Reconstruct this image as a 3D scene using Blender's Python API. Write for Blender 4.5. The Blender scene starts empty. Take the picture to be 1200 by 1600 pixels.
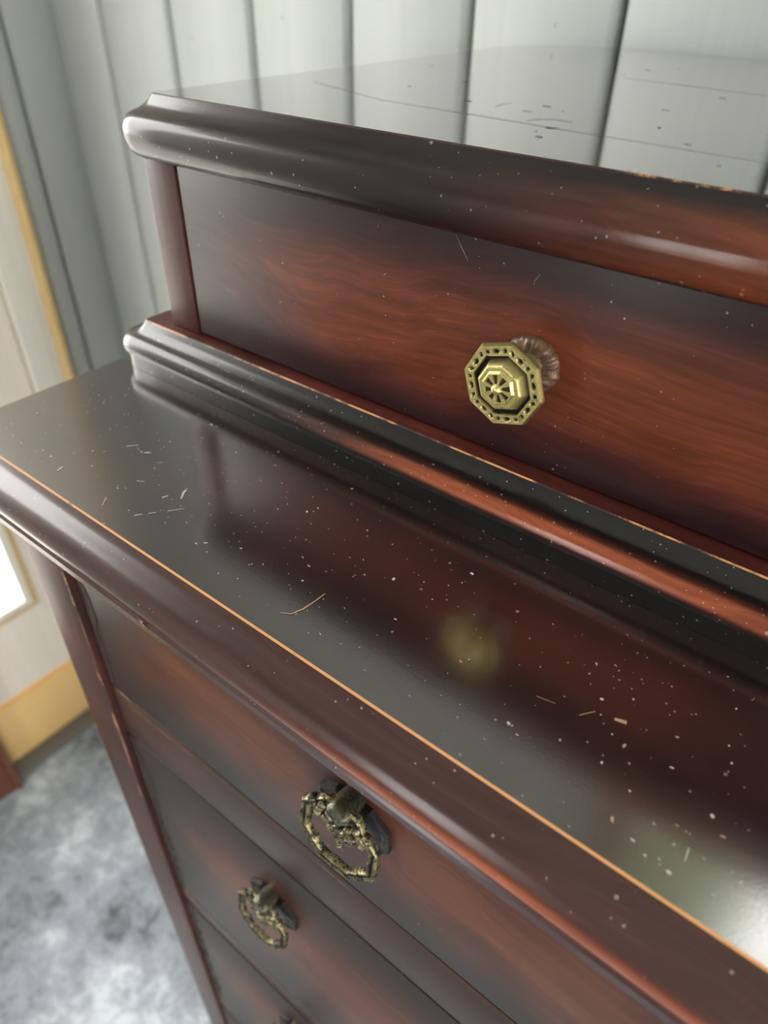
import bpy, bmesh, math, random
from mathutils import Vector, Matrix, noise as mnoise
random.seed(7)
SC = bpy.context.scene
COL = SC.collection
U = 0.21                      # one layout unit in metres; layout origin = viewpoint, floor at -6.54
ZF = -6.54
def V(x, y, z): return Vector((x * U, y * U, (z - ZF) * U))
def lin(c):
    return tuple(((v / 255) / 12.92 if v / 255 <= .04045 else ((v / 255 + .055) / 1.055) ** 2.4) for v in c) + (1.0,)

# ------------------------------------------------------------------ camera
cd = bpy.data.cameras.new('camera')
cam = bpy.data.objects.new('camera', cd); COL.objects.link(cam)
Rr = ((0.78472317, 0.61969868, 0.01353084), (0.38855827, -0.47478818, -0.78968263), (-0.482941, 0.62493978, -0.61336634))
M = Matrix((Rr[0], tuple(-v for v in Rr[1]), tuple(-v for v in Rr[2]))).transposed().to_4x4()
M.translation = V(0, 0, 0)
cam.matrix_world = M
cd.sensor_fit = 'VERTICAL'; cd.sensor_height = 36; cd.lens = 1115.85 / 1600 * 36
cd.clip_start = .01; cd.clip_end = 100
cd.dof.use_dof = True; cd.dof.focus_distance = 1.42 * U; cd.dof.aperture_fstop = 7.5
SC.camera = cam

# ------------------------------------------------------------------ world, light, exposure
SC.view_settings.view_transform = 'Standard'; SC.view_settings.look = 'None'
SC.view_settings.gamma = 1; SC.view_settings.use_curve_mapping = False
SC.view_settings.exposure = 0.48
w = bpy.data.worlds.new('overcast_sky'); SC.world = w; w.use_nodes = True
w.node_tree.nodes['Background'].inputs[0].default_value = (1.0, 0.99, 0.965, 1)
w.node_tree.nodes['Background'].inputs[1].default_value = 6.5
def portal(name, loc, rot, sx, sy):           # marks a window opening for sampling, gives no light itself
    l = bpy.data.lights.new(name, 'AREA'); l.shape = 'RECTANGLE'; l.size = sx * U; l.size_y = sy * U
    l.cycles.is_portal = True
    o = bpy.data.objects.new(name, l); o.location = loc; o.rotation_euler = rot; COL.objects.link(o)
XL, XR, YB, YF, ZC = -5.45, 9.5, 3.25, -11.0, 4.9
DOOR = (-1.30, 1.67, -4.73, 3.0)              # glass y0 y1 z0 z1
ADDED_WINF = (-4.7, -2.3, -4.2, 4.2)                # unseen left front window, added to let in daylight; x0 x1 z0 z1
ADDED_WING = (4.5, 9.2, -4.9, 4.5)                  # unseen right front window, added for more daylight
ADDED_WINR = (-6.5, -0.5, -4.4, 4.3)                # unseen right-wall window, added to brighten the left side; y0 y1 z0 z1
WINB = (-0.40, 2.6, 2.30, 4.6)                # high window in the back wall
portal('door_daylight', V(XL - .3, (DOOR[0] + DOOR[1]) / 2, (DOOR[2] + DOOR[3]) / 2), (0, -math.pi / 2, 0), DOOR[3] - DOOR[2], DOOR[1] - DOOR[0])
for q in (ADDED_WINF, ADDED_WING): portal('front_daylight', V((q[0] + q[1]) / 2, YF - .3, (q[2] + q[3]) / 2), (math.pi / 2, 0, 0), q[1] - q[0], q[3] - q[2])
portal('right_daylight', V(XR + .3, (ADDED_WINR[0] + ADDED_WINR[1]) / 2, (ADDED_WINR[2] + ADDED_WINR[3]) / 2), (0, math.pi / 2, 0), ADDED_WINR[3] - ADDED_WINR[2], ADDED_WINR[1] - ADDED_WINR[0])
portal('back_daylight', V((WINB[0] + WINB[1]) / 2, YB + .5, (WINB[2] + WINB[3]) / 2), (-math.pi / 2, 0, 0), WINB[1] - WINB[0], WINB[3] - WINB[2])

# ------------------------------------------------------------------ helpers
class MB:
    """collects faces with uv and material index, builds ONE mesh object"""
    def __init__(s): s.v = []; s.f = []; s.uv = []; s.mi = []
    def add(s, vs, fs, uvs=None, mi=0):
        b = len(s.v); s.v += [Vector(p) for p in vs]
        for k, f in enumerate(fs):
            s.f.append([b + i for i in f]); s.mi.append(mi if isinstance(mi, int) else mi[k])
            s.uv.append([uvs[i] for i in f] if uvs else [(0, 0)] * len(f))
    def box(s, x0, x1, y0, y1, z0, z1, mi=0):     # layout units
        vs = [V(x, y, z) for z in (z0, z1) for y in (y0, y1) for x in (x0, x1)]
        fs = [(0, 2, 3, 1), (4, 5, 7, 6), (0, 1, 5, 4), (2, 6, 7, 3), (0, 4, 6, 2), (1, 3, 7, 5)]
        uv = [(i, k) for k in (0, 1) for j in (0, 1) for i in (0, 1)]
        s.add(vs, fs, uv, mi)
    def build(s, name, mats, parent=None, org=None, bevel=0, seg=2, smooth=False, angle=.6):
        me = bpy.data.meshes.new(name)
        o_ = org if org is not None else (Vector(parent['_org']) if parent is not None else Vector((0, 0, 0)))
        me.from_pydata([p - o_ for p in s.v], [], s.f)
        ul = me.uv_layers.new(name='stain'); k = 0
        for fu in s.uv:
            for q in fu: ul.data[k].uv = q; k += 1
        for i, p in enumerate(me.polygons): p.material_index = s.mi[i]
        for m in (mats if isinstance(mats, (list, tuple)) else [mats]): me.materials.append(m)
        bm = bmesh.new(); bm.from_mesh(me)
        if bevel:
            bmesh.ops.bevel(bm, geom=list(bm.edges), offset=bevel * U, segments=seg, profile=.6, affect='EDGES')
        bmesh.ops.recalc_face_normals(bm, faces=bm.faces)
        bm.to_mesh(me); bm.free()
        if smooth or bevel:
            for p in me.polygons: p.use_smooth = True
            me.set_sharp_from_angle(angle=angle)
        ob = bpy.data.objects.new(name, me); COL.objects.link(ob)
        if parent is not None: ob.parent = parent
        elif org is not None: ob.location = org
        return ob
def thing(name, label, cat, org, group=None):
    o = bpy.data.objects.new(name, None); COL.objects.link(o); o.location = org
    o.empty_display_size = .05
    o['_org'] = tuple(org); o['label'] = label; o['category'] = cat
    if group: o['group'] = group
    return o
def sub(ob, parent_thing): ob['_org'] = parent_thing['_org']; return ob
def struct(o): o['kind'] = 'structure'; return o

class NT:
    def __init__(s, name):
        s.m = bpy.data.materials.new(name); s.m.use_nodes = True
        s.t = s.m.node_tree; s.b = s.t.nodes['Principled BSDF']
        s.tc = s.t.nodes.new('ShaderNodeTexCoord')
    def n(s, typ, **kw):
        nd = s.t.nodes.new(typ)
        for k, v in kw.items(): setattr(nd, k, v)
        return nd
    def inp(s, sock, v):
        if hasattr(v, 'is_linked') or isinstance(v, bpy.types.NodeSocket): s.t.links.new(v, sock)
        else: sock.default_value = v
    def ma(s, op, a, b=0.0, c=0.0, clamp=False):
        nd = s.n('ShaderNodeMath', operation=op, use_clamp=clamp)
        s.inp(nd.inputs[0], a); s.inp(nd.inputs[1], b); s.inp(nd.inputs[2], c); return nd.outputs[0]
    def sm(s, x, lo, hi, a=0.0, b=1.0):
        nd = s.n('ShaderNodeMapRange', interpolation_type='SMOOTHSTEP')
        for i, q in enumerate((x, lo, hi, a, b)): s.inp(nd.inputs[i], q)
        return nd.outputs[0]
    def mix(s, f, a, b, blend='MIX'):
        nd = s.n('ShaderNodeMix', data_type='RGBA', blend_type=blend)
        s.inp(nd.inputs[0], f); s.inp(nd.inputs[6], a); s.inp(nd.inputs[7], b); return nd.outputs[2]
    def xyz(s, v):
        nd = s.n('ShaderNodeSeparateXYZ'); s.inp(nd.inputs[0], v); return nd.outputs
    def scale(s, v, sc, loc=(0, 0, 0)):
        nd = s.n('ShaderNodeMapping'); s.inp(nd.inputs[0], v); nd.inputs[1].default_value = loc; nd.inputs[3].default_value = sc; return nd.outputs[0]
    def noise(s, v, scale, detail=3, rough=.55, dist=0.0):
        nd = s.n('ShaderNodeTexNoise'); s.inp(nd.inputs['Vector'], v)
        for k, q in (('Scale', scale), ('Detail', detail), ('Roughness', rough), ('Distortion', dist)): nd.inputs[k].default_value = q
        return nd.outputs['Fac']
    def voro(s, v, scale):
        nd = s.n('ShaderNodeTexVoronoi'); s.inp(nd.inputs['Vector'], v); nd.inputs['Scale'].default_value = scale; return nd
    def bump(s, h, strength, dist=.001, normal=None):
        nd = s.n('ShaderNodeBump'); nd.inputs['Strength'].default_value = strength; nd.inputs['Distance'].default_value = dist
        s.inp(nd.inputs['Height'], h)
        if normal is not None: s.inp(nd.inputs['Normal'], normal)
        return nd.outputs[0]
    def set(s, **kw):
        for k, v in kw.items(): s.inp(s.b.inputs[k.replace('_', ' ')], v)
        return s.m

def flat(name, rgb, rough=.6, **kw):
    k = NT(name); k.set(Base_Color=lin(rgb), Roughness=rough, **kw); return k.m

# ---- stained wood: dark "burst" stain towards the edges, warm centre
DARK, MAR, ORG = lin((22, 13, 16)), lin((62, 29, 22)), lin((124, 62, 32))
def wood(name, mode, coat_r=.08, base_r=.4, grain_axis='x', specks=0.0, dark=DARK, mid=MAR, light=ORG, eu=.2, ev=.25, coat=1.0, bumps=.05, gain=1.0, cior=1.7, ustart=(.02, .22), spec=.2):
    k = NT(name)
    P = k.tc.outputs['Object']; uv = k.xyz(k.tc.outputs['UV']); u, v = uv[0], uv[1]
    sc = {'x': (2.6, 95, 95), 'y': (95, 2.6, 95), 'z': (95, 95, 2.6)}[grain_axis]
    warp = k.noise(P, 6, 2)
    wv = k.n('ShaderNodeVectorMath', operation='ADD'); k.inp(wv.inputs[0], P)
    cw = k.n('ShaderNodeCombineXYZ'); k.inp(cw.inputs[1], k.ma('MULTIPLY', warp, .05)); k.inp(cw.inputs[2], k.ma('MULTIPLY', warp, .07)); k.inp(wv.inputs[1], cw.outputs[0])
    G = k.scale(wv.outputs[0], sc)
    g = k.noise(G, 1.6, 6, .62)
    fine = k.noise(k.scale(wv.outputs[0], tuple(q * 5 for q in sc)), 1.5, 3, .6)
    blot = k.noise(P, 11, 3, .55)
    if mode == 'drawer':
        nz = k.ma('MULTIPLY', k.ma('SUBTRACT', blot, .5), .22)
        ua = k.ma('ADD', u, nz); va = k.ma('ADD', v, nz)
        m = k.ma('MULTIPLY', k.ma('MULTIPLY', k.sm(ua, .0, eu), k.sm(k.ma('SUBTRACT', 1.0, ua), .0, eu)),
                 k.ma('MULTIPLY', k.sm(va, .0, ev), k.sm(k.ma('SUBTRACT', 1.0, va), .0, ev)))
        m = k.ma('MULTIPLY', m, k.sm(blot, .25, .62, .45, 1.0))
    elif mode == 'moulding':      # u: metres along the front from the left end, v: 0 arris .. 1 bottom
        band = k.ma('MULTIPLY', k.sm(v, ev, ev + .22), k.sm(v, eu + .14, eu, 0, 1))
        m = k.ma('MULTIPLY', band, k.sm(k.ma('ADD', u, k.ma('MULTIPLY', k.ma('SUBTRACT', blot, .5), .1)), ustart[0], ustart[1], .02, 1.0))
    else:
        m = k.sm(blot, .3, .75, .0, .35)
    m = k.ma('MULTIPLY', m, gain)
    c = k.mix(k.sm(m, 0, .45), dark, mid); c = k.mix(k.sm(m, .35, 1.0), c, light)
    c = k.mix(k.sm(g, .36, .66, .0, .7), c, k.mix(1.0, c, (.45, .36, .34, 1), 'MULTIPLY'))
    c = k.mix(k.sm(fine, .5, .75, 0, .6), c, k.mix(1.0, c, (1.7, 1.55, 1.4, 1), 'MULTIPLY'))
    rough = base_r; cr = coat_r
    if specks:
        sp = None
        for scale_, r_, thr in ((420, .16, 1 - specks), (800, .2, 1 - specks * 1.5)):
            vo = k.voro(P, scale_); rnd = k.xyz(vo.outputs['Color'])
            s_ = k.ma('MULTIPLY', k.ma('LESS_THAN', vo.outputs['Distance'], k.ma('MULTIPLY', rnd[1], r_ * 2)), k.ma('GREATER_THAN', rnd[0], thr))
            sp = s_ if sp is None else k.ma('MAXIMUM', sp, s_)
        sp = k.ma('MULTIPLY', sp, .55)
        c = k.mix(sp, c, lin((170, 160, 160)))
    k.set(Base_Color=c, Roughness=rough, Coat_Weight=coat, Coat_Roughness=cr, Coat_IOR=cior, Specular_IOR_Level=spec)
    bn = k.bump(k.ma('ADD', k.ma('MULTIPLY', g, .6), k.ma('MULTIPLY', k.noise(P, 900, 2), .4)), bumps, .0006)
    k.inp(k.b.inputs['Normal'], bn); k.inp(k.b.inputs['Coat Normal'], bn)
    return k.m
M_TOP = wood('varnished_top', 'flat', coat_r=.055, base_r=.09, spec=1.0, specks=.0, bumps=.02, cior=4.0)
M_LTOP = wood('varnished_ledge', 'flat', coat_r=.16, base_r=.24, spec=.6, specks=.02, cior=2.7, bumps=.05, dark=lin((32, 16, 18)), mid=lin((54, 24, 23)))
M_DR0 = wood('stained_drawer_upper', 'drawer', dark=lin((38, 19, 22)), mid=lin((70, 31, 26)), light=lin((106, 53, 31)), coat_r=.25, base_r=.4, eu=.30, ev=.42, coat=.22, specks=.002, cior=1.5)
M_DR = wood('stained_drawer_lower', 'drawer', dark=lin((42, 28, 25)), mid=lin((66, 36, 27)), light=lin((98, 54, 32)), coat_r=.32, base_r=.45, eu=.24, ev=.42, coat=.35, specks=.0015, cior=1.5)
M_DRW = wood('stained_drawer_wide', 'drawer', dark=lin((42, 28, 25)), mid=lin((66, 36, 27)), light=lin((98, 54, 32)), coat_r=.32, base_r=.45, eu=.13, ev=.4, coat=.35, specks=.0015, cior=1.5)
M_MT = wood('stained_moulding_top', 'moulding', cior=1.5, coat=.6, coat_r=.12, base_r=.35, ev=.04, eu=.86, specks=.015, ustart=(.14, .40))
M_MM = wood('stained_moulding_tier', 'moulding', cior=1.5, coat=.8, coat_r=.16, base_r=.35, ev=.25, eu=.52, specks=.03, ustart=(.10, .28), dark=lin((14, 11, 13)), light=lin((140, 68, 34)))
M_ML = wood('stained_moulding_lower', 'moulding', cior=1.5, dark=lin((62, 32, 29)), mid=lin((86, 42, 30)), coat_r=.2, base_r=.38, light=lin((160, 78, 34)), ev=.46, eu=.72, specks=.015, ustart=(.16, .38))
M_RED = wood('stained_frame', 'flat', coat_r=.3, base_r=.45, grain_axis='z', coat=.35, cior=1.5, dark=lin((58, 28, 26)), mid=lin((84, 42, 36)))
M_RAIL = wood('stained_rail', 'flat', coat_r=.3, base_r=.45, coat=.35, dark=lin((54, 32, 26)), mid=lin((76, 42, 32)), cior=1.5)
M_LEDGE = wood('stained_ledge', 'flat', coat_r=.3, base_r=.45, coat=.3, dark=lin((84, 40, 36)), mid=lin((112, 56, 46)), cior=1.5)
M_BLACK = wood('black_stain', 'flat', coat_r=.2, base_r=.4, dark=lin((12, 10, 11)), mid=lin((20, 15, 15)))
def raw_wood():
    k = NT('worn_raw_wood'); P = k.tc.outputs['Object']
    a = k.noise(k.scale(P, (30, 200, 200)), 2.0, 4)
    b = k.noise(k.scale(P, (1, 1, 1)), 45, 4, .7)
    c = k.mix(a, lin((160, 118, 86)), lin((188, 150, 116)))
    c = k.mix(k.sm(b, .5, .62), c, lin((120, 66, 38)))
    return k.set(Base_Color=c, Roughness=.6)
M_RAW = raw_wood()
def arris(name, lo, hi, u0=-1.0):
    k = NT(name); P = k.tc.outputs['Object']; u = k.xyz(k.tc.outputs['UV'])[0]
    b = k.noise(k.scale(P, (1, 1, 1)), 38, 5, .75)
    f = k.ma('MULTIPLY', k.sm(b, lo, hi), k.sm(u, u0, u0 + .1))
    c = k.mix(f, lin((48, 24, 20)), lin((205, 146, 92)))
    return k.set(Base_Color=c, Roughness=.45)
M_ARR_T = arris('worn_arris_top', .52, .62, .16); M_ARR_L = arris('worn_arris_ledge', .22, .4); M_ARR_M = arris('worn_arris_tier', .42, .58)
M_SCRATCH = flat('pale_scratch', (205, 196, 186), .6)
M_TAN = flat('tan_scratch', (186, 150, 118), .6)
M_DKSCR = flat('dark_scratch', (52, 48, 46), .5)
def brass(name, gold, dark, thr, metal=.9):
    k = NT(name); P = k.tc.outputs['Object']
    at = k.n('ShaderNodeAttribute', attribute_name='patina')
    n1 = k.noise(P, 700, 4, .7); n2 = k.noise(P, 180, 3, .6)
    f = k.ma('ADD', k.ma('MULTIPLY', at.outputs['Fac'], 1.0), k.sm(k.ma('ADD', k.ma('MULTIPLY', n1, .5), k.ma('MULTIPLY', n2, .5)), thr, thr + .16), clamp=True)
    c = k.mix(f, gold, dark)
    k.set(Base_Color=c, Metallic=k.ma('SUBTRACT', metal, k.ma('MULTIPLY', f, .5)), Roughness=k.ma('ADD', .3, k.ma('MULTIPLY', f, .25)))
    bn = k.bump(k.ma('ADD', n1, n2), .25, .0006); k.inp(k.b.inputs['Normal'], bn)
    return k.m
M_BRASS = brass('aged_brass', lin((214, 198, 132)), lin((34, 26, 25)), .545)
M_ABRASS = brass('blackened_brass', lin((150, 140, 104)), lin((38, 36, 36)), .42)
M_RING = brass('worn_ring_brass', lin((160, 148, 102)), lin((36, 34, 34)), .44)
M_HOOD = brass('dark_hood_brass', lin((110, 106, 84)), lin((34, 36, 40)), .43)
M_PLATE = brass('corroded_plate', lin((120, 92, 72)), lin((60, 42, 40)), .45, .5)
M_DPLATE = brass('dark_plate', lin((60, 58, 58)), lin((26, 25, 27)), .45, .7)
def paint(name, rgb, knots=False, rough=.5):
    k = NT(name); P = k.tc.outputs['Object']; 
    oi = k.n('ShaderNodeObjectInfo')
    off = k.n('ShaderNodeVectorMath', operation='ADD'); k.inp(off.inputs[0], P)
    cw = k.n('ShaderNodeCombineXYZ'); k.inp(cw.inputs[2], k.ma('MULTIPLY', oi.outputs['Random'], 17.0)); k.inp(cw.inputs[0], k.ma('MULTIPLY', oi.outputs['Random'], 5.0)); k.inp(off.inputs[1], cw.outputs[0])
    g = k.noise(k.scale(off.outputs[0], (60, 60, 2.0)), 1.5, 5, .6)
    c = k.mix(k.sm(g, .35, .75, 0, .3), lin(rgb), lin(tuple(q * .9 for q in rgb)))
    if knots:
        vo = k.voro(k.scale(off.outputs[0], (9, 9, 4)), 1.0)
        kf = k.ma('MULTIPLY', k.sm(vo.outputs['Distance'], .16, .02), k.ma('GREATER_THAN', k.xyz(vo.outputs['Color'])[0], .72))
        c = k.mix(k.ma('MULTIPLY', kf, .45), c, lin((120, 116, 110)))
    k.set(Base_Color=c, Roughness=rough)
    k.inp(k.b.inputs['Normal'], k.bump(g, .12, .001)); return k.m
M_WALL = paint('white_painted_boards', (172, 176, 172), True)
M_GROOVE = flat('board_groove', (112, 112, 100), .8)
M_CEIL = flat('ceiling_paint', (225, 225, 220), .8)
M_DOOR = paint('cream_door_paint', (247, 238, 224), False, .4)
M_CASE = paint('white_casing_paint', (238, 234, 222), False, .45)
def pine(name, a, b):
    k = NT(name); P = k.tc.outputs['Object']
    g = k.noise(k.scale(P, (50, 3, 50)), 1.5, 4)
    return k.set(Base_Color=k.mix(g, lin(a), lin(b)), Roughness=.45)
M_PINE = pine('honey_pine', (253, 216, 152), (248, 202, 130)); M_BEAD = pine('pale_pine', (226, 196, 138), (208, 172, 112))
M_BROWN = pine('brown_wood', (120, 72, 52), (96, 54, 40))
def carpet():
    k = NT('mottled_carpet'); P = k.tc.outputs['Object']
    a = k.noise(P, 4.0, 5, .62, .2); b = k.noise(P, 26, 6, .78, .5); d = k.noise(P, 240, 3, .7)
    f = k.ma('ADD', k.ma('MULTIPLY', a, .62), k.ma('MULTIPLY', b, .38))
    c = k.mix(k.sm(f, .36, .5), lin((84, 87, 92)), lin((158, 166, 172))); c = k.mix(k.sm(f, .49, .62), c, lin((214, 223, 229)))
    c = k.mix(k.sm(d, .35, .7, 0, .35), c, k.mix(1.0, c, (.55, .55, .56, 1), 'MULTIPLY'))
    k.set(Base_Color=c, Roughness=.9)
    k.inp(k.b.inputs['Normal'], k.bump(k.ma('ADD', d, k.ma('MULTIPLY', b, .8)), .5, .004)); return k.m
M_CARPET = carpet()
def pane_mat():
    k = NT('window_glass'); k.t.nodes.remove(k.b)
    out = k.t.nodes['Material Output']; tr = k.n('ShaderNodeBsdfTransparent'); gl = k.n('ShaderNodeBsdfGlossy'); gl.inputs['Roughness'].default_value = .02
    fr = k.n('ShaderNodeFresnel'); mx = k.n('ShaderNodeMixShader'); ge = k.n('ShaderNodeNewGeometry'); k.t.links.new(k.ma('MULTIPLY', fr.outputs[0], k.ma('SUBTRACT', 1.0, ge.outputs['Backfacing'])), mx.inputs[0]); k.t.links.new(tr.outputs[0], mx.inputs[1]); k.t.links.new(gl.outputs[0], mx.inputs[2])
    k.t.links.new(mx.outputs[0], out.inputs[0]); return k.m
M_GLASS = pane_mat()
M_GRASS = flat('pale_paving', (176, 174, 168), .9); M_LEAF = flat('leaf_green', (92, 116, 44), .6); M_TRUNK = flat('trunk_brown', (88, 70, 54), .9)
M_STRIP = flat('grey_strip', (112, 110, 107), .6)

# ------------------------------------------------------------------ room
m = MB(); m.box(XL - 1, XR + 1, YF - 1, YB + 1, ZF - .6, ZF); struct(m.build('floor', M_CARPET))
m = MB(); m.box(XL - 1, XR + 1, YF - 1, YB + .35, ZC, ZC + .6); struct(m.build('ceiling', M_CEIL))
# back wall: backing with the high window opening, boards one by one
BT = .09; BW = .7025; GX = -4.90
m = MB(); y0, y1 = YB + BT, YB + .32
m.box(XL - 1, WINB[0], y0, y1, ZF, ZC); m.box(WINB[1], XR + 1, y0, y1, ZF, ZC)
m.box(WINB[0], WINB[1], y0, y1, ZF, WINB[2]); m.box(WINB[0], WINB[1], y0, y1, WINB[3], ZC)
wall_back = struct(m.build('wall_back', M_GROOVE)); wall_back['_org'] = (0, 0, 0)
def plank_mesh(name, width, z0, z1, bev=.030, dep=.05):
    """board lying in x 0..width, front face at y=0, in metres; bevelled long edges"""
    w_ = width; gp = .012
    pr = [(gp, BT + .02), (gp, dep), (gp + bev * .3, dep * .5), (gp + bev * .65, dep * .14), (gp + bev, 0)]
    pr = pr + [(width - a, b) for a, b in reversed(pr)]
    vs = [(a * U, b * U, (z - ZF) * U) for z in (z0, z1) for a, b in pr]; n = len(pr)
    fs = [(i, i + 1, n + i + 1, n + i) for i in range(n - 1)] + [tuple(range(n - 1, -1, -1)), tuple(range(n, 2 * n))]
    me = bpy.data.meshes.new(name); me.from_pydata(vs, [], fs); me.materials.append(M_WALL)
    bm = bmesh.new(); bm.from_mesh(me); bmesh.ops.recalc_face_normals(bm, faces=bm.faces); bm.to_mesh(me); bm.free()
    for p in me.polygons: p.use_smooth = True
    me.set_sharp_from_angle(angle=.9)
    return me
def plank(me, parent, loc, rz=0):
    o = bpy.data.objects.new('plank', me); COL.objects.link(o); o.parent = parent; o.location = loc; o.rotation_euler = (0, 0, rz); return o
full = plank_mesh('plank', BW, ZF, ZC); low = plank_mesh('plank_short', BW, ZF, WINB[2]); hi = plank_mesh('plank_upper', BW, WINB[3], ZC)
x = GX - BW
i = -1
while x < XR:
    if x < XL:
        plank(plank_mesh('plank_end', GX - XL + .05, ZF, ZC), wall_back, ((XL - .05) * U, YB * U, 0))
    elif x + BW <= WINB[0] + .02 or x >= WINB[1]: plank(full, wall_back, (x * U, YB * U, 0))
    else:
        if x < WINB[0]: plank(plank_mesh('plank_side', WINB[0] - x, WINB[2], WINB[3]), wall_back, (x * U, YB * U, 0))
        if x + BW > WINB[1]: plank(plank_mesh('plank_side', x + BW - WINB[1], WINB[2], WINB[3]), wall_back, (WINB[1] * U, YB * U, 0))
        plank(low, wall_back, (x * U, YB * U, 0)); plank(hi, wall_back, (x * U, YB * U, 0))
    x += BW
# left wall with the door opening (door frame y -1.98..2.70)
DY0, DY1, DZ1 = -2.26, 2.66, 3.85
m = MB(); x0, x1 = XL - .7, XL - BT
m.box(x0, x1, DY1, YB + .7, ZF, ZC); m.box(x0, x1, YF - 1, DY0, ZF, ZC); m.box(x0, x1, DY0, DY1, DZ1, ZC)
wall_left = struct(m.build('wall_left', M_GROOVE)); wall_left['_org'] = (0, 0, 0)
def lplank(ya, yb, z0=ZF, z1=ZC):     # left wall boards face +x
    plank(plank_mesh('plank_left', yb - ya, z0, z1, .012, .02), wall_left, (XL * U, ya * U, 0), math.pi / 2)
lplank(2.70, 2.893); lplank(2.893, YB + .05)
yy = DY0 - .04 - BW
while yy > YF: lplank(yy, yy + BW); yy -= BW
yy = DY1
for q in range(7): lplank(yy - BW, yy, DZ1 + .05); yy -= BW
# right and front walls
m = MB(); a, b = XR, XR + .6
m.box(a, b, YF - 1, ADDED_WINR[0], ZF, ZC); m.box(a, b, ADDED_WINR[1], YB + 1, ZF, ZC); m.box(a, b, ADDED_WINR[0], ADDED_WINR[1], ZF, ADDED_WINR[2]); m.box(a, b, ADDED_WINR[0], ADDED_WINR[1], ADDED_WINR[3], ZC)
struct(m.build('wall_right', M_WALL))
m = MB(); a, b = YF - .6, YF
m.box(XL - 1, ADDED_WINF[0], a, b, ZF, ZC); m.box(ADDED_WINF[1], ADDED_WING[0], a, b, ZF, ZC); m.box(ADDED_WING[1], XR + 1, a, b, ZF, ZC)
for q in (ADDED_WINF, ADDED_WING): m.box(q[0], q[1], a, b, ZF, q[2]); m.box(q[0], q[1], a, b, q[3], ZC)
struct(m.build('wall_front', M_WALL))
def window(name, x0, x1, y, z0, z1, nmul, fm, d=.2, fw=.28):
    m = MB()
    m.box(x0, x1, y, y + d, z0, z0 + fw); m.box(x0, x1, y, y + d, z1 - fw, z1); m.box(x0, x0 + fw, y, y + d, z0 + fw, z1 - fw); m.box(x1 - fw, x1, y, y + d, z0 + fw, z1 - fw)
    o = struct(m.build(name, fm)); o['_org'] = (0, 0, 0)
    w_ = (x1 - x0 - 2 * fw) / nmul
    for i in range(nmul):
        g = MB(); xa = x0 + fw + i * w_; g.box(xa + (.04 if i else 0), xa + w_ - .04, y + d * .45, y + d * .55, z0 + fw, z1 - fw); g.build('pane', M_GLASS, o)
        if i: mm = MB(); mm.box(xa - .08, xa + .04, y + .02, y + d - .02, z0 + fw, z1 - fw); mm.build('mullion', fm, o)
    return o
window('window_1', WINB[0], WINB[1], YB - .03, WINB[2], WINB[3], 2, M_BROWN, .22, .26)
window('added_window_2', ADDED_WINF[0], ADDED_WINF[1], YF - .3, ADDED_WINF[2], ADDED_WINF[3], 2, M_CASE, .3, .25)  # out of view, added only as a daylight opening
window('added_window_3', ADDED_WING[0], ADDED_WING[1], YF - .3, ADDED_WING[2], ADDED_WING[3], 3, M_CASE, .3, .25)  # second added opening behind the viewpoint, only lets in daylight
wr = window('added_window_4', ADDED_WINR[0], ADDED_WINR[1], 0, ADDED_WINR[2], ADDED_WINR[3], 3, M_CASE, .3, .3)  # added out of view so daylight reaches the door and left wall
wr.rotation_euler = (0, 0, math.pi / 2); wr.location = ((XR + .3) * U, 0, 0)
# door: cream leaf with one tall glass pane, white frame, pine bead, board below
leafx0, leafx1 = XL - .24, XL - .04
d = MB(); gy0, gy1, gz0, gz1 = DOOR; ly0, ly1, lz0, lz1 = -1.98, 2.345, -5.74, 3.60
d.box(leafx0, leafx1, ly0, gy0 - .07, lz0, lz1); d.box(leafx0, leafx1, gy1 + .07, ly1, lz0, lz1)
d.box(leafx0, leafx1, gy0 - .07, gy1 + .07, lz0, gz0 - .07); d.box(leafx0, leafx1, gy0 - .07, gy1 + .07, gz1 + .07, lz1)
door = struct(d.build('door_1', M_DOOR)); door['_org'] = (0, 0, 0)
g = MB(); g.box(XL - .15, XL - .13, gy0 - .02, gy1 + .02, gz0 - .02, gz1 + .02); g.build('pane', M_GLASS, door)
def ring4(m, ya, yb, za, zb, w_, xa, xb):
    m.box(xa, xb, ya - w_, yb + w_, za - w_, za); m.box(xa, xb, ya - w_, yb + w_, zb, zb + w_); m.box(xa, xb, ya - w_, ya, za, zb); m.box(xa, xb, yb, yb + w_, za, zb)
b = MB(); ring4(b, gy0, gy1, gz0, gz1, .07, leafx0, leafx1 + .03); b.build('glazing_bead', M_CASE, door)
b = MB(); ring4(b, gy0 - .07, gy1 + .07, gz0 - .07, gz1 + .07, .05, leafx1 - .02, leafx1 + .02); b.build('glazing_trim', M_BEAD, door)
h = MB(); h.box(leafx1, leafx1 + .05, ly0 + .12, ly0 + .28, -1.9, -.9); hp = h.build('handle_plate', M_ABRASS, door)
h = MB(); h.box(leafx1 + .05, leafx1 + .2, ly0 + .17, ly0 + .23, -1.33, -1.27); h.box(leafx1 + .17, leafx1 + .23, ly0 + .17, ly0 + .75, -1.34, -1.26); h.build('door_handle', M_ABRASS, door, bevel=.01)
f = MB(); f.box(XL - .3, XL + .01, 2.37, 2.63, ZF, DZ1 - .03); f.box(XL - .3, XL + .01, DY0, -2.0, ZF, DZ1 - .03); f.box(XL - .3, XL + .01, -2.0, 2.37, 3.63, DZ1 - .03)
struct(f.build('trim_1', M_CASE, bevel=.008))
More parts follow.
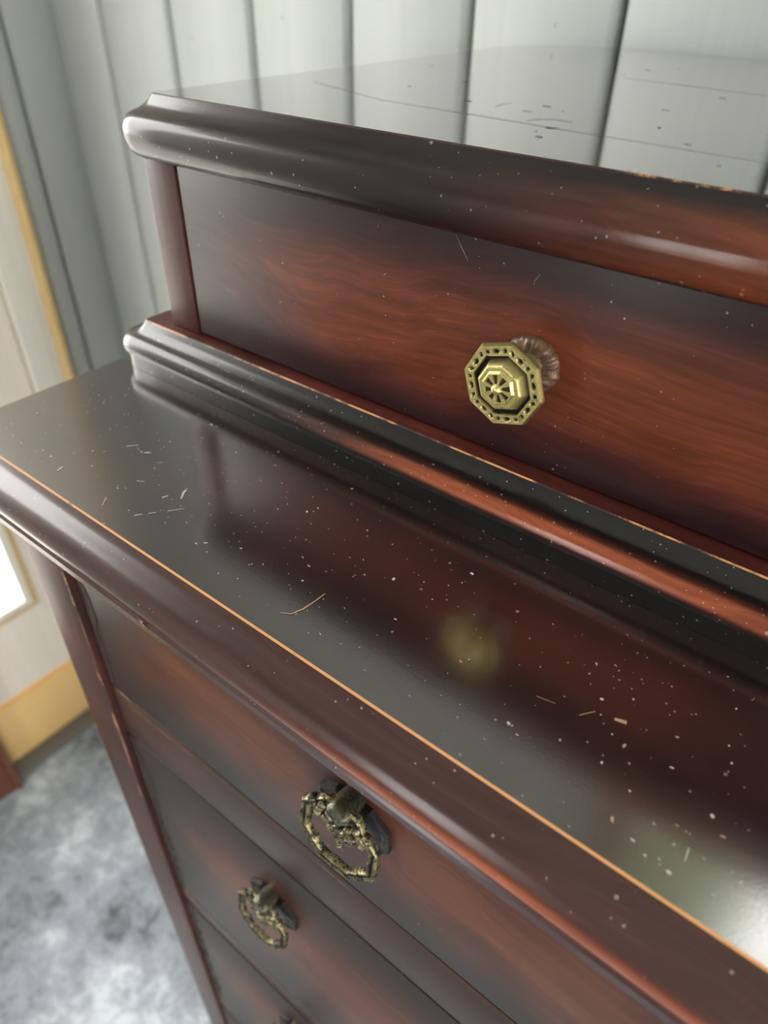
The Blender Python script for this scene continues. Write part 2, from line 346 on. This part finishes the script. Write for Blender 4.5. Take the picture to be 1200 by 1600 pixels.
# quarter-round pine bead beside the frame
f = MB(); n = 8
pr = [(XL - .02, 2.625)] + [(XL + .02 + .05 * math.cos(t), 2.662 + .04 * math.sin(t)) for t in [(-math.pi / 2 + math.pi * i / n) for i in range(n + 1)]] + [(XL - .02, 2.70)]
vs = [V(a, b, z) for z in (ZF, DZ1) for a, b in pr]; n = len(pr)
f.add(vs, [(i, (i + 1) % n, n + (i + 1) % n, n + i) for i in range(n)] + [tuple(range(n)), tuple(range(n, 2 * n))])
struct(f.build('trim_2', M_BEAD, smooth=True))
f = MB(); f.box(XL - .3, XL + .0, -2.0, 2.37, ZF, -5.78); struct(f.build('trim_3', M_PINE, bevel=.01))
f = MB(); f.box(XL + .0, XL + .2, -2.0, 2.6, ZF, ZF + .05); struct(f.build('trim_4', M_STRIP, bevel=.008))

# ------------------------------------------------------------------ chest of drawers
CX0, CX1 = -1.76, 2.70          # lower carcass left/right
CXm = (CX0 + CX1) / 2
ORG_C = V(CXm, 1.9, ZF)
chest = thing('chest_of_drawers', 'dark mahogany stained chest of drawers with stepped upper box against white boards', 'chest of drawers', ORG_C)
def sweep(mb, x0, x1, yf, yb, prof, rc, mats_of, closed_top=None):
    """profile (o,z) swept back-left -> front-left corner -> front -> front-right -> back; rc corner radius of o=0 line"""
    path = []
    def seg(p, n): path.append((p, n))
    ys = [yb + (yf + rc - yb) * i / 10 for i in range(11)]
    for y in ys: seg((x0, y), (-1, 0))
    N = 7
    for i in range(1, N + 1):
        t = math.pi + math.pi / 2 * i / N; seg((x0 + rc + rc * math.cos(t), yf + rc + rc * math.sin(t)), (math.cos(t), math.sin(t)))
    for i in range(1, 41): seg((x0 + rc + (x1 - x0 - 2 * rc) * i / 40, yf), (0, -1))
    for i in range(1, N + 1):
        t = math.pi * 1.5 + math.pi / 2 * i / N; seg((x1 - rc + rc * math.cos(t), yf + rc + rc * math.sin(t)), (math.cos(t), math.sin(t)))
    for y in reversed(ys[:-1]): seg((x1, y), (1, 0))
    L = [0]
    for (p, _), (q, _) in zip(prof_path(path), prof_path(path)[1:]): L.append(L[-1] + math.hypot(p[0] - q[0], p[1] - q[1]))
    s0 = L[10]
    pl = [0]
    for a, b in zip(prof, prof[1:]): pl.append(pl[-1] + math.hypot(a[0] - b[0], a[1] - b[1]))
    vs, uv = [], []
    for k, ((p, n_), l) in enumerate(zip(path, L)):
        for j, (o, z) in enumerate(prof):
            vs.append(V(p[0] + n_[0] * o, p[1] + n_[1] * o, z))
            uv.append((abs(l - s0) * U if l > s0 else 0.0, mats_of[1][j]))
    n = len(prof); fs = []; mi = []
    for k in range(len(path) - 1):
        for j in range(n - 1):
            fs.append((k * n + j, k * n + j + 1, (k + 1) * n + j + 1, (k + 1) * n + j)); mi.append(mats_of[0][j])
    mb.add(vs, fs, uv, mi)
    return path
def prof_path(p): return p
def vparam(prof, a, b):          # 0..1 along profile between index a and b, clamped
    pl = [0]
    for p, q in zip(prof, prof[1:]): pl.append(pl[-1] + math.hypot(p[0] - q[0], p[1] - q[1]))
    return [min(1, max(0, (l - pl[a]) / (pl[b] - pl[a]))) for l in pl]
def outline(x0, x1, yf, yb, o, rc, rb):
    pts = []; N = 7; r = max(rc + o, .002)
    cx, cy = x0 + rc, yf + rc
    for i in range(N + 1):
        t = math.pi + math.pi / 2 * i / N; pts.append((cx + r * math.cos(t), cy + r * math.sin(t)))
    cx = x1 - rc
    for i in range(N + 1):
        t = math.pi * 1.5 + math.pi / 2 * i / N; pts.append((cx + r * math.cos(t), cy + r * math.sin(t)))
    for i in range(13):
        t = math.pi / 2 * i / 12; pts.append((x1 + o - rb + rb * math.cos(t), yb - rb + rb * math.sin(t)))
    for i in range(13):
        t = math.pi / 2 + math.pi / 2 * i / 12; pts.append((x0 - o + rb + rb * math.cos(t), yb - rb + rb * math.sin(t)))
    return pts
def slab(name, pts, z0, z1, mat):
    m = MB(); n = len(pts); vs = [V(x, y, z1) for x, y in pts] + [V(x, y, z0) for x, y in pts]
    m.add(vs, [tuple(range(n)), tuple(range(2 * n - 1, n - 1, -1))] + [(i, (i + 1) % n, n + (i + 1) % n, n + i) for i in range(n)])
    return m.build(name, mat, chest)
# upper box: top panel + moulding
TX0, TX1, TY, TB = -1.69, 2.64, 1.225, 3.18
PT = [(0, -.2677), (.004, -.2705), (.012, -.281), (.026, -.292), (.042, -.301), (.058, -.307), (.071, -.313), (.081, -.323), (.087, -.340), (.087, -.362), (.081, -.384), (.069, -.399), (.052, -.408), (-.03, -.409)]
mb = MB(); sweep(mb, TX0, TX1, TY, TB - .3, PT, .012, ([1] + [0] * (len(PT) - 2), vparam(PT, 1, len(PT) - 2)))
mb.build('top_moulding', [M_MT, M_ARR_T], chest, smooth=True)
slab('top_panel', outline(TX0, TX1, TY, TB, 0, .012, .34), -.40, -.2677, M_TOP)
# tier moulding standing on the lower top
QX0, QX1, QY = -1.825, 2.73, 1.17
PM = [(0, -.868), (.003, -.8705), (.010, -.882), (.022, -.893), (.036, -.900), (.050, -.903), (.063, -.907), (.074, -.917), (.080, -.931), (.079, -.944), (.073, -.952), (.068, -.955), (.067, -.965), (.067, -.9995)]
mb = MB(); vp_ = vparam(PM, 1, len(PM) - 1); sweep(mb, QX0, QX1, QY, 3.1, PM, .012, ([1] + [0] * (len(PM) - 2), vp_))
mb.build('tier_moulding', [M_MM, M_ARR_M], chest, smooth=True)
slab('tier_panel', outline(QX0, QX1, QY, 3.1, 0, .012, .03), -.93, -.868, M_LEDGE)
# lower top and its moulding
LX0, LX1, LY = -1.905, 2.845, .59
PL = [(0, -1.0), (.004, -1.003), (.012, -1.012), (.024, -1.019), (.038, -1.023), (.052, -1.028), (.066, -1.037), (.077, -1.051), (.083, -1.068), (.083, -1.084), (.078, -1.096), (.080, -1.100), (.083, -1.104), (.083, -1.122), (.078, -1.128), (-.05, -1.129)]
mb = MB(); sweep(mb, LX0, LX1, LY, 3.1, PL, .04, ([1] + [0] * (len(PL) - 2), vparam(PL, 1, len(PL) - 2)))
mb.build('ledge_moulding', [M_ML, M_ARR_L], chest, smooth=True)
slab('ledge_panel', outline(LX0, LX1, LY, 3.16, 0, .04, .05), -1.12, -1.0, M_LTOP)
# carcass of the upper box
UX0, UX1 = -1.73, 2.67
def bx(name, mat, x0, x1, y0, y1, z0, z1, bevel=.006, parent=None):
    m = MB(); m.box(x0, x1, y0, y1, z0, z1); return sub(m.build(name, mat, parent or chest, bevel=bevel), chest)
bx('side_panel', M_RED, UX0, UX0 + .06, 1.205, 3.08, -.866, -.405); bx('side_panel', M_RED, UX1 - .06, UX1, 1.205, 3.08, -.866, -.405)
bx('stile', M_RED, UX0, -1.612, 1.2, 1.32, -.866, -.405); bx('stile', M_RED, UX1 - .118, UX1, 1.2, 1.32, -.866, -.405)
bx('back_panel', M_RED, UX0 + .07, UX1 - .07, 3.0, 3.06, -.866, -.405)
drawers = []
def drawer(x0, x1, z0, z1, y, mat, body=True):
    d = bx('drawer', mat, x0, x1, y, y + .1, z0, z1, .005); drawers.append(d)
    if body:
        m = MB(); m.box(x0 + .05, x1 - .05, y + .1, 2.6, z0 + .05, z1 - .06); sub(m.build('drawer_box', M_RAIL, d), chest)
    return d
d0 = drawer(-1.605, .435, -.858, -.414, 1.203, M_DR0)
bx('divider', M_RED, .44, .50, 1.2, 1.32, -.866, -.405)
d0b = drawer(.505, UX1 - .125, -.858, -.414, 1.203, M_DR0)
# lower carcass
bx('side_panel', M_RED, CX0, CX0 + .08, .62, 3.08, -6.2, -1.13); bx('side_panel', M_RED, CX1 - .08, CX1, .62, 3.08, -6.2, -1.13)
bx('stile', M_RED, CX0, -1.566, .6, .74, -6.2, -1.13); bx('stile', M_RED, CX1 - .194, CX1, .6, .74, -6.2, -1.13)
bx('back_panel', M_RED, CX0 + .09, CX1 - .09, 3.0, 3.06, -6.0, -1.13)
RX0, RX1 = -1.56, CX1 - .20
YD = .616
d1 = drawer(RX0, .435, -1.815, -1.135, YD, M_DR)
bx('divider', M_RED, .44, .50, .605, .74, -1.82, -1.13)
d1b = drawer(.505, RX1, -1.815, -1.135, YD, M_DR)
bx('rail', M_RAIL, RX0 - .03, RX1 + .03, YD + .001, .74, -2.072, -1.822, .004)
d2 = drawer(RX0, RX1, -3.155, -2.080, YD, M_DRW)
bx('rail', M_RAIL, RX0 - .03, RX1 + .03, YD + .004, .74, -3.30, -3.165, .004)
d3 = drawer(RX0, RX1, -4.43, -3.31, YD, M_DRW)
bx('rail', M_RAIL, RX0 - .03, RX1 + .03, YD + .004, .74, -4.575, -4.44, .004)
d4 = drawer(RX0, RX1, -5.69, -4.585, YD, M_DRW)
bx('plinth', M_RED, RX0 - .03, RX1 + .03, .61, .74, -6.0, -5.70)
for xa in (CX0, CX1 - .2):
    for ya in (.6, 2.88): bx('foot', M_RED, xa, xa + .2, ya, ya + .2, ZF, -6.2, .012)

# ---- octagonal knob of the upper drawer
def set_patina(me, vals):
    at = me.attributes.new('patina', 'FLOAT', 'POINT')
    for i, q in enumerate(vals): at.data[i].value = q
def octr(t):      # distance of a unit-apothem octagon edge in direction t (flats on top)
    a = (t + math.pi / 8) % (math.pi / 4) - math.pi / 8
    return 1 / math.cos(a), a
def sst(e0, e1, x):
    t = max(0, min(1, (x - e0) / (e1 - e0))); return t * t * (3 - 2 * t)
def knob(parent, cx, cz, y):
    R = .0805; D = .108
    NA, NR = 160, 44; ROT = .30
    vs, pt, fs = [], [], []
    def hgt(t, rho):
        t -= ROT; r_, a = octr(t); s_ = math.tan(a)      # -.41..+.41 along the side
        h = 0; p = 0
        h += .010 * sst(1.0, .955, rho)                     # rounded outer edge
        h += -.012 * (sst(.72, .685, rho)) + 0              # moat
        h += .023 * sst(.655, .50, rho)                     # raised frustum
        p += 1.0 * sst(.735, .70, rho) * sst(.60, .64, rho) + .35 * sst(.50, .53, rho) * sst(.66, .62, rho) + .25 * sst(.76, .78, rho) * sst(.92, .9, rho)
        h += .005 * sst(.40, .37, rho)                      # little octagon
        h -= .006 * sst(.345, .30, rho) * sst(.12, .16, rho) * (1 if math.cos(8 * (t)) > -.05 else 0)
        if .13 < rho < .34 and math.cos(8 * t) > .0: p += .95
        h += .010 * math.sqrt(max(0, 1 - (rho / .135) ** 2)) if rho < .135 else 0
        # dimples in the rim: one dash and two dots a side
        rr = (rho - .835) / .055
        for c0, w_ in ((0, .11), (-.285, .062), (.285, .062)):
            q = ((s_ - c0) / w_) ** 2 + rr ** 2
            if q < 1: h -= .009 * (1 - q) ** .6; p += 1.0 * (1 - q) ** .3
        return h, min(1, p)
    vs.append((0, 0, 0)); h, p = hgt(0, 0); vs[0] = (0, -h, 0); pt.append(0)
    for j in range(1, NR + 1):
        rho = j / NR
        for i in range(NA):
            t = 2 * math.pi * i / NA; r_, _ = octr(t - ROT); h, p = hgt(t, rho)
            vs.append((R * rho * r_ * math.cos(t), -h, R * rho * r_ * math.sin(t))); pt.append(p)
    for rho, yy in ((.995, .003), (.95, .007), (.45, .014), (.30, .022), (.24, .045), (.30, .075), (.42, D - .006)):
        for i in range(NA):
            t = 2 * math.pi * i / NA; r_, _ = octr(t - ROT); k = r_ if rho > .6 else 1.04
            vs.append((R * rho * k * math.cos(t), yy, R * rho * k * math.sin(t))); pt.append(.0 if rho > .9 else .6)
    for i in range(NA): fs.append((0, 1 + i, 1 + (i + 1) % NA))
    rows = NR + 7
    for j in range(rows - 1):
        for i in range(NA):
            a, b = 1 + j * NA + i, 1 + j * NA + (i + 1) % NA; fs.append((a, a + NA, b + NA, b))
    m = MB(); off = V(cx, y - D, cz)
    m.add([off + Vector(p) * U for p in vs], fs)
    o = sub(m.build('knob', M_BRASS, parent, org=ORG_C, smooth=True, angle=.7), chest)
    set_patina(o.data, pt)
    # round knobbly backplate
    vs, fs = [], []; NA = 96; prof = [(.0, .022), (.018, .022), (.030, .018), (.042, .018), (.054, .013), (.061, .004), (.061, 0)]
    for r, h in prof:
        for i in range(NA):
            t = 2 * math.pi * i / NA
            nz = mnoise.noise(Vector((r * 60, math.cos(t) * 5, math.sin(t) * 5))) + .6 * mnoise.noise(Vector((r * 160, math.cos(t) * 14, math.sin(t) * 14)))
            k = 1 + (.06 * nz if r > .03 else 0); hh = h + (.006 * nz if .02 < r < .058 else 0)
            vs.append(V(cx + r * k * math.cos(t), y - hh, cz + r * k * math.sin(t)))
    for j in range(len(prof) - 1):
        for i in range(NA):
            a, b = j * NA + i, j * NA + (i + 1) % NA; fs.append((a, b, b + NA, a + NA))
    m = MB(); m.add(vs, fs); sub(m.build('knob_backplate', M_PLATE, parent, org=ORG_C, smooth=True, angle=1.2), chest)
knob(d0, -.566, -.632, 1.203); knob(d0b, 1.525, -.632, 1.203)

# ---- octagonal ring pulls of the lower drawers
def ellip(m, c, r, rot=None, nu=10, nv=7, rough=0.0):
    vs, fs = [], []; rot = rot or Matrix.Identity(3)
    for j in range(nv + 1):
        ph = -math.pi / 2 + math.pi * j / nv
        for i in range(nu):
            t = 2 * math.pi * i / nu; p = Vector((r[0] * math.cos(ph) * math.cos(t), r[1] * math.cos(ph) * math.sin(t), r[2] * math.sin(ph)))
            vs.append(V(*(Vector(c) + rot @ p)))
    for j in range(nv):
        for i in range(nu):
            a, b = j * nu + i, j * nu + (i + 1) % nu; fs.append((a, b, b + nu, a + nu))
    m.add(vs, fs)
def pull(parent, cx, cz, y, rx=.105, rz=.097):
    # backplate: small elongated octagon with raised rim
    m = MB(); 
    shape = [(-.062, -.028), (-.062, .028), (-.030, .056), (.030, .056), (.062, .028), (.062, -.028), (.030, -.056), (-.030, -.056)]
    pz = cz + .006
    rings = [(1, 0), (1, .012), (.92, .017), (.80, .013), (.6, .016)]
    vs = [V(cx + a * k * 1.55, y - h, pz + b * k * 1.35) for k, h in rings for a, b in shape]; fs = []
    for j in range(len(rings) - 1):
        for i in range(8): fs.append((j * 8 + i, j * 8 + (i + 1) % 8, (j + 1) * 8 + (i + 1) % 8, (j + 1) * 8 + i))
    fs.append(tuple(range(32, 40))); m.add(vs, fs)
    sub(m.build('pull_backplate', M_DPLATE, parent, org=ORG_C, bevel=0), chest)
    # hood: faceted barrel reaching out over the ring's top bar
    m = MB(); vs, fs = [], []; hz = cz + rz - .006
    secs = [(0, .028, .018), (.018, .031, .020), (.040, .033, .022), (.060, .031, .021), (.068, .023, .015)]
    for dy, a, b in secs:
        for i in range(12):
            t = 2 * math.pi * (i + .5) / 12; vs.append(V(cx + a * math.cos(t), y - dy, hz - .004 + b * math.sin(t)))
    for j in range(len(secs) - 1):
        for i in range(12): fs.append((j * 12 + i, j * 12 + (i + 1) % 12, (j + 1) * 12 + (i + 1) % 12, (j + 1) * 12 + i))
    fs.append(tuple(range(48, 60))); m.add(vs, fs)
    sub(m.build('pull_hood', M_HOOD, parent, org=ORG_C, smooth=True, angle=.62), chest)
    # ring: octagonal band, bottom tilted outward, chased with beads
    m = MB(); vs, fs, pt = [], [], []
    NA = 128; cs = [(-1, -.7), (-1, .5), (-.7, 1), (-.25, .9), (0, .3), (.25, .9), (.7, 1), (1, .5), (1, -.7)]
    w_, th = .012, .009
    for i in range(NA):
        t = 2 * math.pi * i / NA; r_, a = octr(t); s_ = math.tan(a)
        bead = max(0, math.cos(s_ / .41 * math.pi * 1.5)) ** 4
        for q, (e, f_) in enumerate(cs):
            ww = w_ * (1 + (.16 * bead if e > 0 else .08 * bead)) * (1 + .5 * (abs(math.sin(t)) > .92 and math.sin(t) > 0)) 
            k = 1 - w_ / rx + e * ww / rx
            X_ = rx * r_ * k * math.cos(t); Z_ = rz * r_ * k * math.sin(t)
            yy = y - .058 + .165 * Z_ - f_ * th * (1 + .3 * bead) - .001 * mnoise.noise(Vector((t * 14, q, cx * 9)))
            vs.append(V(cx + X_, yy, cz + Z_)); pt.append(.8 if abs(e) < .3 else .0 if abs(e) < .8 else .4)
    n = len(cs)
    for i in range(NA):
        for q in range(n):
            a, b = i * n + q, i * n + (q + 1) % n; c, d_ = ((i + 1) % NA) * n + q, ((i + 1) % NA) * n + (q + 1) % n; fs.append((a, b, d_, c))
    m.add(vs, fs); o = sub(m.build('ring', M_RING, parent, org=ORG_C, smooth=True, angle=.6), chest); set_patina(o.data, pt)
    # flower ornament below the hood, inside the ring
    m = MB(); fy = y - .058; fz = cz + .030
    ellip(m, (cx, fy + .0, fz), (.019, .019, .019))
    for q in range(8):
        t = 2 * math.pi * q / 8; ellip(m, (cx + .034 * math.cos(t), fy + .004, fz + .030 * math.sin(t)), (.016, .012, .010), Matrix.Rotation(-t, 3, 'Y'))
    for sx in (-1, 1):
        for q, (dx, dz, rr) in enumerate(((.058, .030, .017), (.074, .046, .013), (.060, .008, .012), (.046, .050, .013))): ellip(m, (cx + sx * dx, fy + .006, fz + dz - .01), (rr, .013, rr * .8), Matrix.Rotation(sx * .6, 3, 'Y'))
    for q in range(4): ellip(m, (cx, fy + .004, fz - .036 - .011 * q), (.014 - .002 * q, .011, .008))
    ellip(m, (cx, fy + .028, fz), (.022, .030, .020))
    sub(m.build('pull_ornament', M_ABRASS, parent, org=ORG_C, smooth=True, angle=1.5), chest)
for dr, xs, cz in ((d1, (-.537,), -1.468), (d1b, (1.48,), -1.468), (d2, (-.885, 1.82), -2.385), (d3, (-.885, 1.82), -3.60), (d4, (-.885, 1.82), -4.95)):
    for xx in xs: pull(dr, xx, cz, YD)

# ------------------------------------------------------------------ wear: scratches, chips, worn edges
def ribbon(m, pts, w_, axis, mi=0):
    """pts: layout points on a plane; flat sliver, axis = plane normal axis index"""
    n = len(pts); vs = []
    for i, p in enumerate(pts):
        a = Vector(pts[max(0, i - 1)]); b = Vector(pts[min(n - 1, i + 1)]); d_ = (b - a); nn = Vector((0, 0, 1)) if axis == 2 else Vector((0, -1, 0))
        s_ = d_.cross(nn); s_ = s_.normalized() if s_.length > 0 else Vector((1, 0, 0))
        k = (.6 if axis == 2 else random.choice((.15, .4, .7, .9))) * w_ * (.35 + .65 * math.sin(math.pi * (i + .35) / (n - .3)) if n > 2 else 1) * random.uniform(.7, 1.2)
        vs += [V(*(Vector(p) + s_ * k)), V(*(Vector(p) - s_ * k))]
    m.add(vs, [(2 * i, 2 * i + 1, 2 * i + 3, 2 * i + 2) for i in range(n - 1)], None, mi)
def blob(m, p, r, axis, mi=0, el=1.0, ang=0.0):
    k = 7; vs = []
    for i in range(k):
        t = 2 * math.pi * i / k; q = .7 * r * random.uniform(.6, 1.2); a, b = q * el * math.cos(t), q * math.sin(t)
        a, b = a * math.cos(ang) - b * math.sin(ang), a * math.sin(ang) + b * math.cos(ang)
        vs.append(V(p[0] + a, p[1] + b, p[2]) if axis == 2 else V(p[0] + a, p[1], p[2] + b))
    m.add(vs, [tuple(range(k))], None, mi)
def on_top(px, py, z):       # picture point carried onto a level surface
    r = [(px - 600) / 1115.85, (py - 800) / 1115.85, 1.0]
    d_ = [sum(Rr[i][j] * r[i] for i in range(3)) for j in range(3)]; t = z / d_[2]; return (d_[0] * t, d_[1] * t, z + .0012)
def on_front(px, py, y):
    r = [(px - 600) / 1115.85, (py - 800) / 1115.85, 1.0]
    d_ = [sum(Rr[i][j] * r[i] for i in range(3)) for j in range(3)]; t = y / d_[1]; return (d_[0] * t, y - .0012, d_[2] * t)
m = MB(); lz = -1.0
def lt(pts, w_, mi=0): ribbon(m, [on_top(a, b, lz) for a, b in pts], w_, 2, mi)
lt([(438, 958), (455, 960), (474, 952), (492, 940), (508, 928)], .0028, 1)
lt([(210, 806), (222, 804)], .0022); lt([(232, 803), (244, 801)], .0016); lt([(262, 799), (288, 795)], .0013)
lt([(283, 780), (287, 770), (291, 766)], .0045); lt([(253, 778), (263, 775)], .0035); lt([(90, 736), (98, 730)], .003)
lt([(198, 698), (216, 696)], .0016); lt([(214, 752), (226, 753)], .0014); lt([(160, 790), (166, 778)], .0012)
lt([(225, 708), (236, 708)], .004); lt([(244, 724), (254, 723)], .0012)
lt([(960, 1124), (979, 1130)], .0065, 1); lt([(905, 1118), (930, 1112)], .0012, 1); lt([(838, 1088), (868, 1100)], .0009, 1); lt([(1070, 1345), (1076, 1326)], .0018)
for a, b, r in ((975, 1166, .0055), (932, 1038, .004), (940, 1093, .004), (737, 897, .005), (720, 1034, .0045), (1113, 1276, .006), (956, 1281, .006), (1045, 1364, .006), (795, 1131, .005), (1150, 1108, .004), (1139, 1166, .003), (921, 1053, .003), (990, 1093, .004), (733, 1031, .003), (722, 911, .003), (968, 1063, .003), (615, 905, .0055), (480, 800, .005), (145, 705, .004), (231, 707, .004), (940, 1192, .004), (875, 1157, .003), (1143, 1193, .0035), (1108, 1051, .002)):
    blob(m, on_top(a, b, lz), r * .85, 2, random.choice((0, 1)), random.uniform(1, 1.7), random.uniform(0, 3))
for i in range(420):
    px = random.uniform(20, 1180) if i % 3 else random.uniform(60, 520); py = random.uniform(600, 1400)
    p = on_top(px, py, lz)
    if not (p[1] > .63 and p[1] < 1.08 and p[0] > -1.86): continue
    r = random.choice((.0010, .0012, .0016, .0022)) * (1.25 if px < 400 else 1)
    blob(m, p, r, 2, 0 if random.random() < .8 else 1, random.uniform(1, 3.2), random.gauss(.1, .5))
o = sub(m.build('scratches', [M_SCRATCH, M_TAN], chest), chest); o['kind'] = 'stuff'; o['label'] = 'pale scratches and flecks in the varnish of the lower ledge'
m = MB(); tz = -.2677
def tt(pts, w_): ribbon(m, [on_top(a, b, tz) for a, b in pts], w_, 2)
tt([(822, 189), (845, 186), (870, 187), (895, 191)], .0035); tt([(774, 167), (785, 163), (800, 161)], .003)
tt([(490, 128), (600, 157), (750, 181), (870, 201), (1000, 222), (1200, 255)], .003); tt([(975, 122), (1080, 135), (1200, 150)], .0035)
for a, b in ((825, 174), (855, 166), (880, 174), (838, 205), (843, 214), (860, 200), (1012, 110), (975, 116), (1060, 108), (1128, 153), (1030, 200), (675, 103), (730, 157), (728, 128), (1123, 259), (1040, 172), (640, 135), (1075, 226)):
    blob(m, on_top(a, b, tz), random.uniform(.003, .007), 2, 0, random.uniform(1.5, 4), random.gauss(0, .4))
o = sub(m.build('dark_scratches', M_DKSCR, chest), chest); o['kind'] = 'stuff'; o['label'] = 'dark scratches and joint lines across the glossy top'
m = MB()
for px, py, rr in ((155, 381, .020), (137, 310, .012), (441, 28, .014), (868, 40, .010), (300, 60, .010)):
    p = on_front(px, py, YB - .001); blob(m, p, rr, 1, 0, .8, .3)
o = m.build('wood_knots', flat('knot_grey', (128, 124, 116), .7), wall_back, org=Vector((0, 0, 0))); o['kind'] = 'stuff'
# chips on the edges, fronts and stiles
m = MB()
for a, b, r in ((1015, 284, .010), (1008, 281, .006), (970, 273, .006), (985, 276, .005), (838, 250, .004), (848, 251, .004)):
    p = on_top(a, b, tz); blob(m, (p[0], min(max(p[1], TY + .003), TY + .004), p[2]), r * .7, 2, 1, 1.8, .0)
for (a, b), (c, d_), w_ in (((97, 893), (107, 915), .010), ((108, 918), (122, 950), .011), ((125, 960), (152, 1050), .005), ((150, 1045), (163, 1072), .009), ((176, 1114), (190, 1150), .016), ((190, 1150), (213, 1218), .009), ((274, 1408), (292, 1455), .011), ((214, 1222), (222, 1245), .010)):
    P0, P1 = Vector(on_front(a, b, .6)), Vector(on_front(c, d_, .6)); n = 7
    pts = [P0.lerp(P1, i / n) + Vector((random.uniform(-.004, .004), 0, 0)) for i in range(n + 1)]
    for p in pts: p.x = min(p.x, -1.566 - w_ * .55)
    ribbon(m, pts, w_ * .8, 1, 1)
for (a, b), (c, d_), w_ in (((184, 1076), (205, 1097), .005), ((205, 1105), (300, 1180), .0022), ((300, 1180), (430, 1290), .0014), ((430, 1290), (590, 1427), .0012)):
    P0, P1 = Vector(on_front(a, b, YD)), Vector(on_front(c, d_, YD)); n = 9
    ribbon(m, [P0.lerp(P1, i / n) for i in range(n + 1)], w_, 1, 1)
for (a, b), (c, d_), w_ in (((285, 1386), (305, 1408), .014), ((330, 1434), (342, 1446), .004), ((353, 1457), (370, 1474), .007), ((340, 1556), (362, 1580), .014)):
    P0, P1 = Vector(on_front(a, b, YD + .004)), Vector(on_front(c, d_, YD + .004)); n = 5
    ribbon(m, [P0.lerp(P1, i / n) for i in range(n + 1)], w_, 1, 2)
for za, zb in ((-2.10, -2.62), (-2.60, -3.15), (-3.33, -3.85), (-3.80, -4.42), (-1.2, -1.8)):
    n = 14; ribbon(m, [(-1.522 + random.uniform(-.008, .010), YD - .0012, za + (zb - za) * i / n) for i in range(n + 1)], .036 if za < -2 else .02, 1, 4)
for (a, b), (c, d_), w_ in (((712, 365), (732, 408), .0007), ((835, 440), (845, 428), .0007), ((590, 355), (596, 340), .0006), ((600, 430), (604, 426), .001)):
    ribbon(m, [on_front(a, b, 1.203), on_front((a + c) / 2, (b + d_) / 2, 1.203), on_front(c, d_, 1.203)], w_, 1, 3)
for dx, dz, rr in ((0, 0, .007), (.006, -.004, .005), (-.005, .005, .004), (.004, .006, .004)):
    p = on_front(221, 972, .506); blob(m, (p[0] + dx, p[1], p[2] + dz), rr, 1, 3, 1.1, 0)
for i in range(90):
    p = on_front(random.uniform(300, 1150), random.uniform(280, 760), 1.203)
    if -.85 < p[2] < -.42 and p[0] > -1.6: blob(m, p, random.choice((.0008, .0011, .0016)), 1, 3, random.uniform(1, 2.5), random.uniform(0, 3))
o = sub(m.build('chips', [M_SCRATCH, M_RAW, M_TAN, flat('grey_fleck', (150, 120, 112), .6), flat('broken_stain', (44, 28, 24), .75)], chest), chest); o['kind'] = 'stuff'; o['label'] = 'raw wood chips along the worn edges'

# ------------------------------------------------------------------ brown board by the door
bc = thing('wooden_board', 'reddish brown wooden board standing on the carpet before the honey pine strip at left', 'board', V(-5.2, .2, ZF))
def cb(name, *a):
    m = MB(); m.box(*a); return sub(m.build(name, M_BROWN, bc, bevel=.012), bc)
cb('panel', -5.235, -5.185, -1.0, .86, ZF + .01, -4.60)
cb('end_batten', -5.24, -5.165, .86, .93, ZF, -4.52); cb('end_batten', -5.24, -5.165, -1.07, -1.0, ZF, -4.52); cb('top_batten', -5.24, -5.165, -1.0, .86, -4.60, -4.52)

# ------------------------------------------------------------------ outside
m = MB(); m.box(-60, 60, YB + 1.5, 70, ZF - 1.0, ZF - .8); m.box(XL - 60, XL - 1.2, -70, YB + 1.5, ZF - 1.0, ZF - .8); m.box(XR + 1.2, 60, YF - 1.5, YB + 1.5, ZF - 1.0, ZF - .8); m.box(XL - 1.2, 60, -70, YF - 1.5, ZF - 1.0, ZF - .8)
o = m.build('ground', M_GRASS); struct(o)
def shrub(cx, cy, cz, r, label):
    t = thing('tree', label, 'tree', V(cx, cy, ZF - .8))
    m = MB(); n = 8
    vs = [V(cx + a * math.cos(2 * math.pi * i / n), cy + a * math.sin(2 * math.pi * i / n), z) for a, z in ((.7, ZF - .8), (.45, cz - r * .3), (.1, cz + r * .6)) for i in range(n)]
    m.add(vs, [(j * n + i, j * n + (i + 1) % n, (j + 1) * n + (i + 1) % n, (j + 1) * n + i) for j in range(2) for i in range(n)]); sub(m.build('trunk', M_TRUNK, t, smooth=True), t)
    m = MB()
    for i in range(5200):
        d_ = Vector((random.gauss(0, 1), random.gauss(0, 1), random.gauss(0, 1))).normalized() * r * random.uniform(.55, 1) ** .6
        c = Vector((cx, cy, cz)) + d_; a = Vector((random.gauss(0, 1), random.gauss(0, 1), random.gauss(0, 1))).normalized(); b = a.orthogonal().normalized(); s_ = r * .085
        m.add([V(*(c + a * s_)), V(*(c + b * s_ * .5)), V(*(c - a * s_)), V(*(c - b * s_ * .5))], [(0, 1, 2, 3)])
    o = sub(m.build('foliage', M_LEAF, t), t); o['kind'] = 'stuff'
shrub(-1.2, 8.6, 10.8, 3.1, 'leafy green tree outside the high back window')
for o in list(bpy.data.objects):
    if '_org' in o: del o['_org']
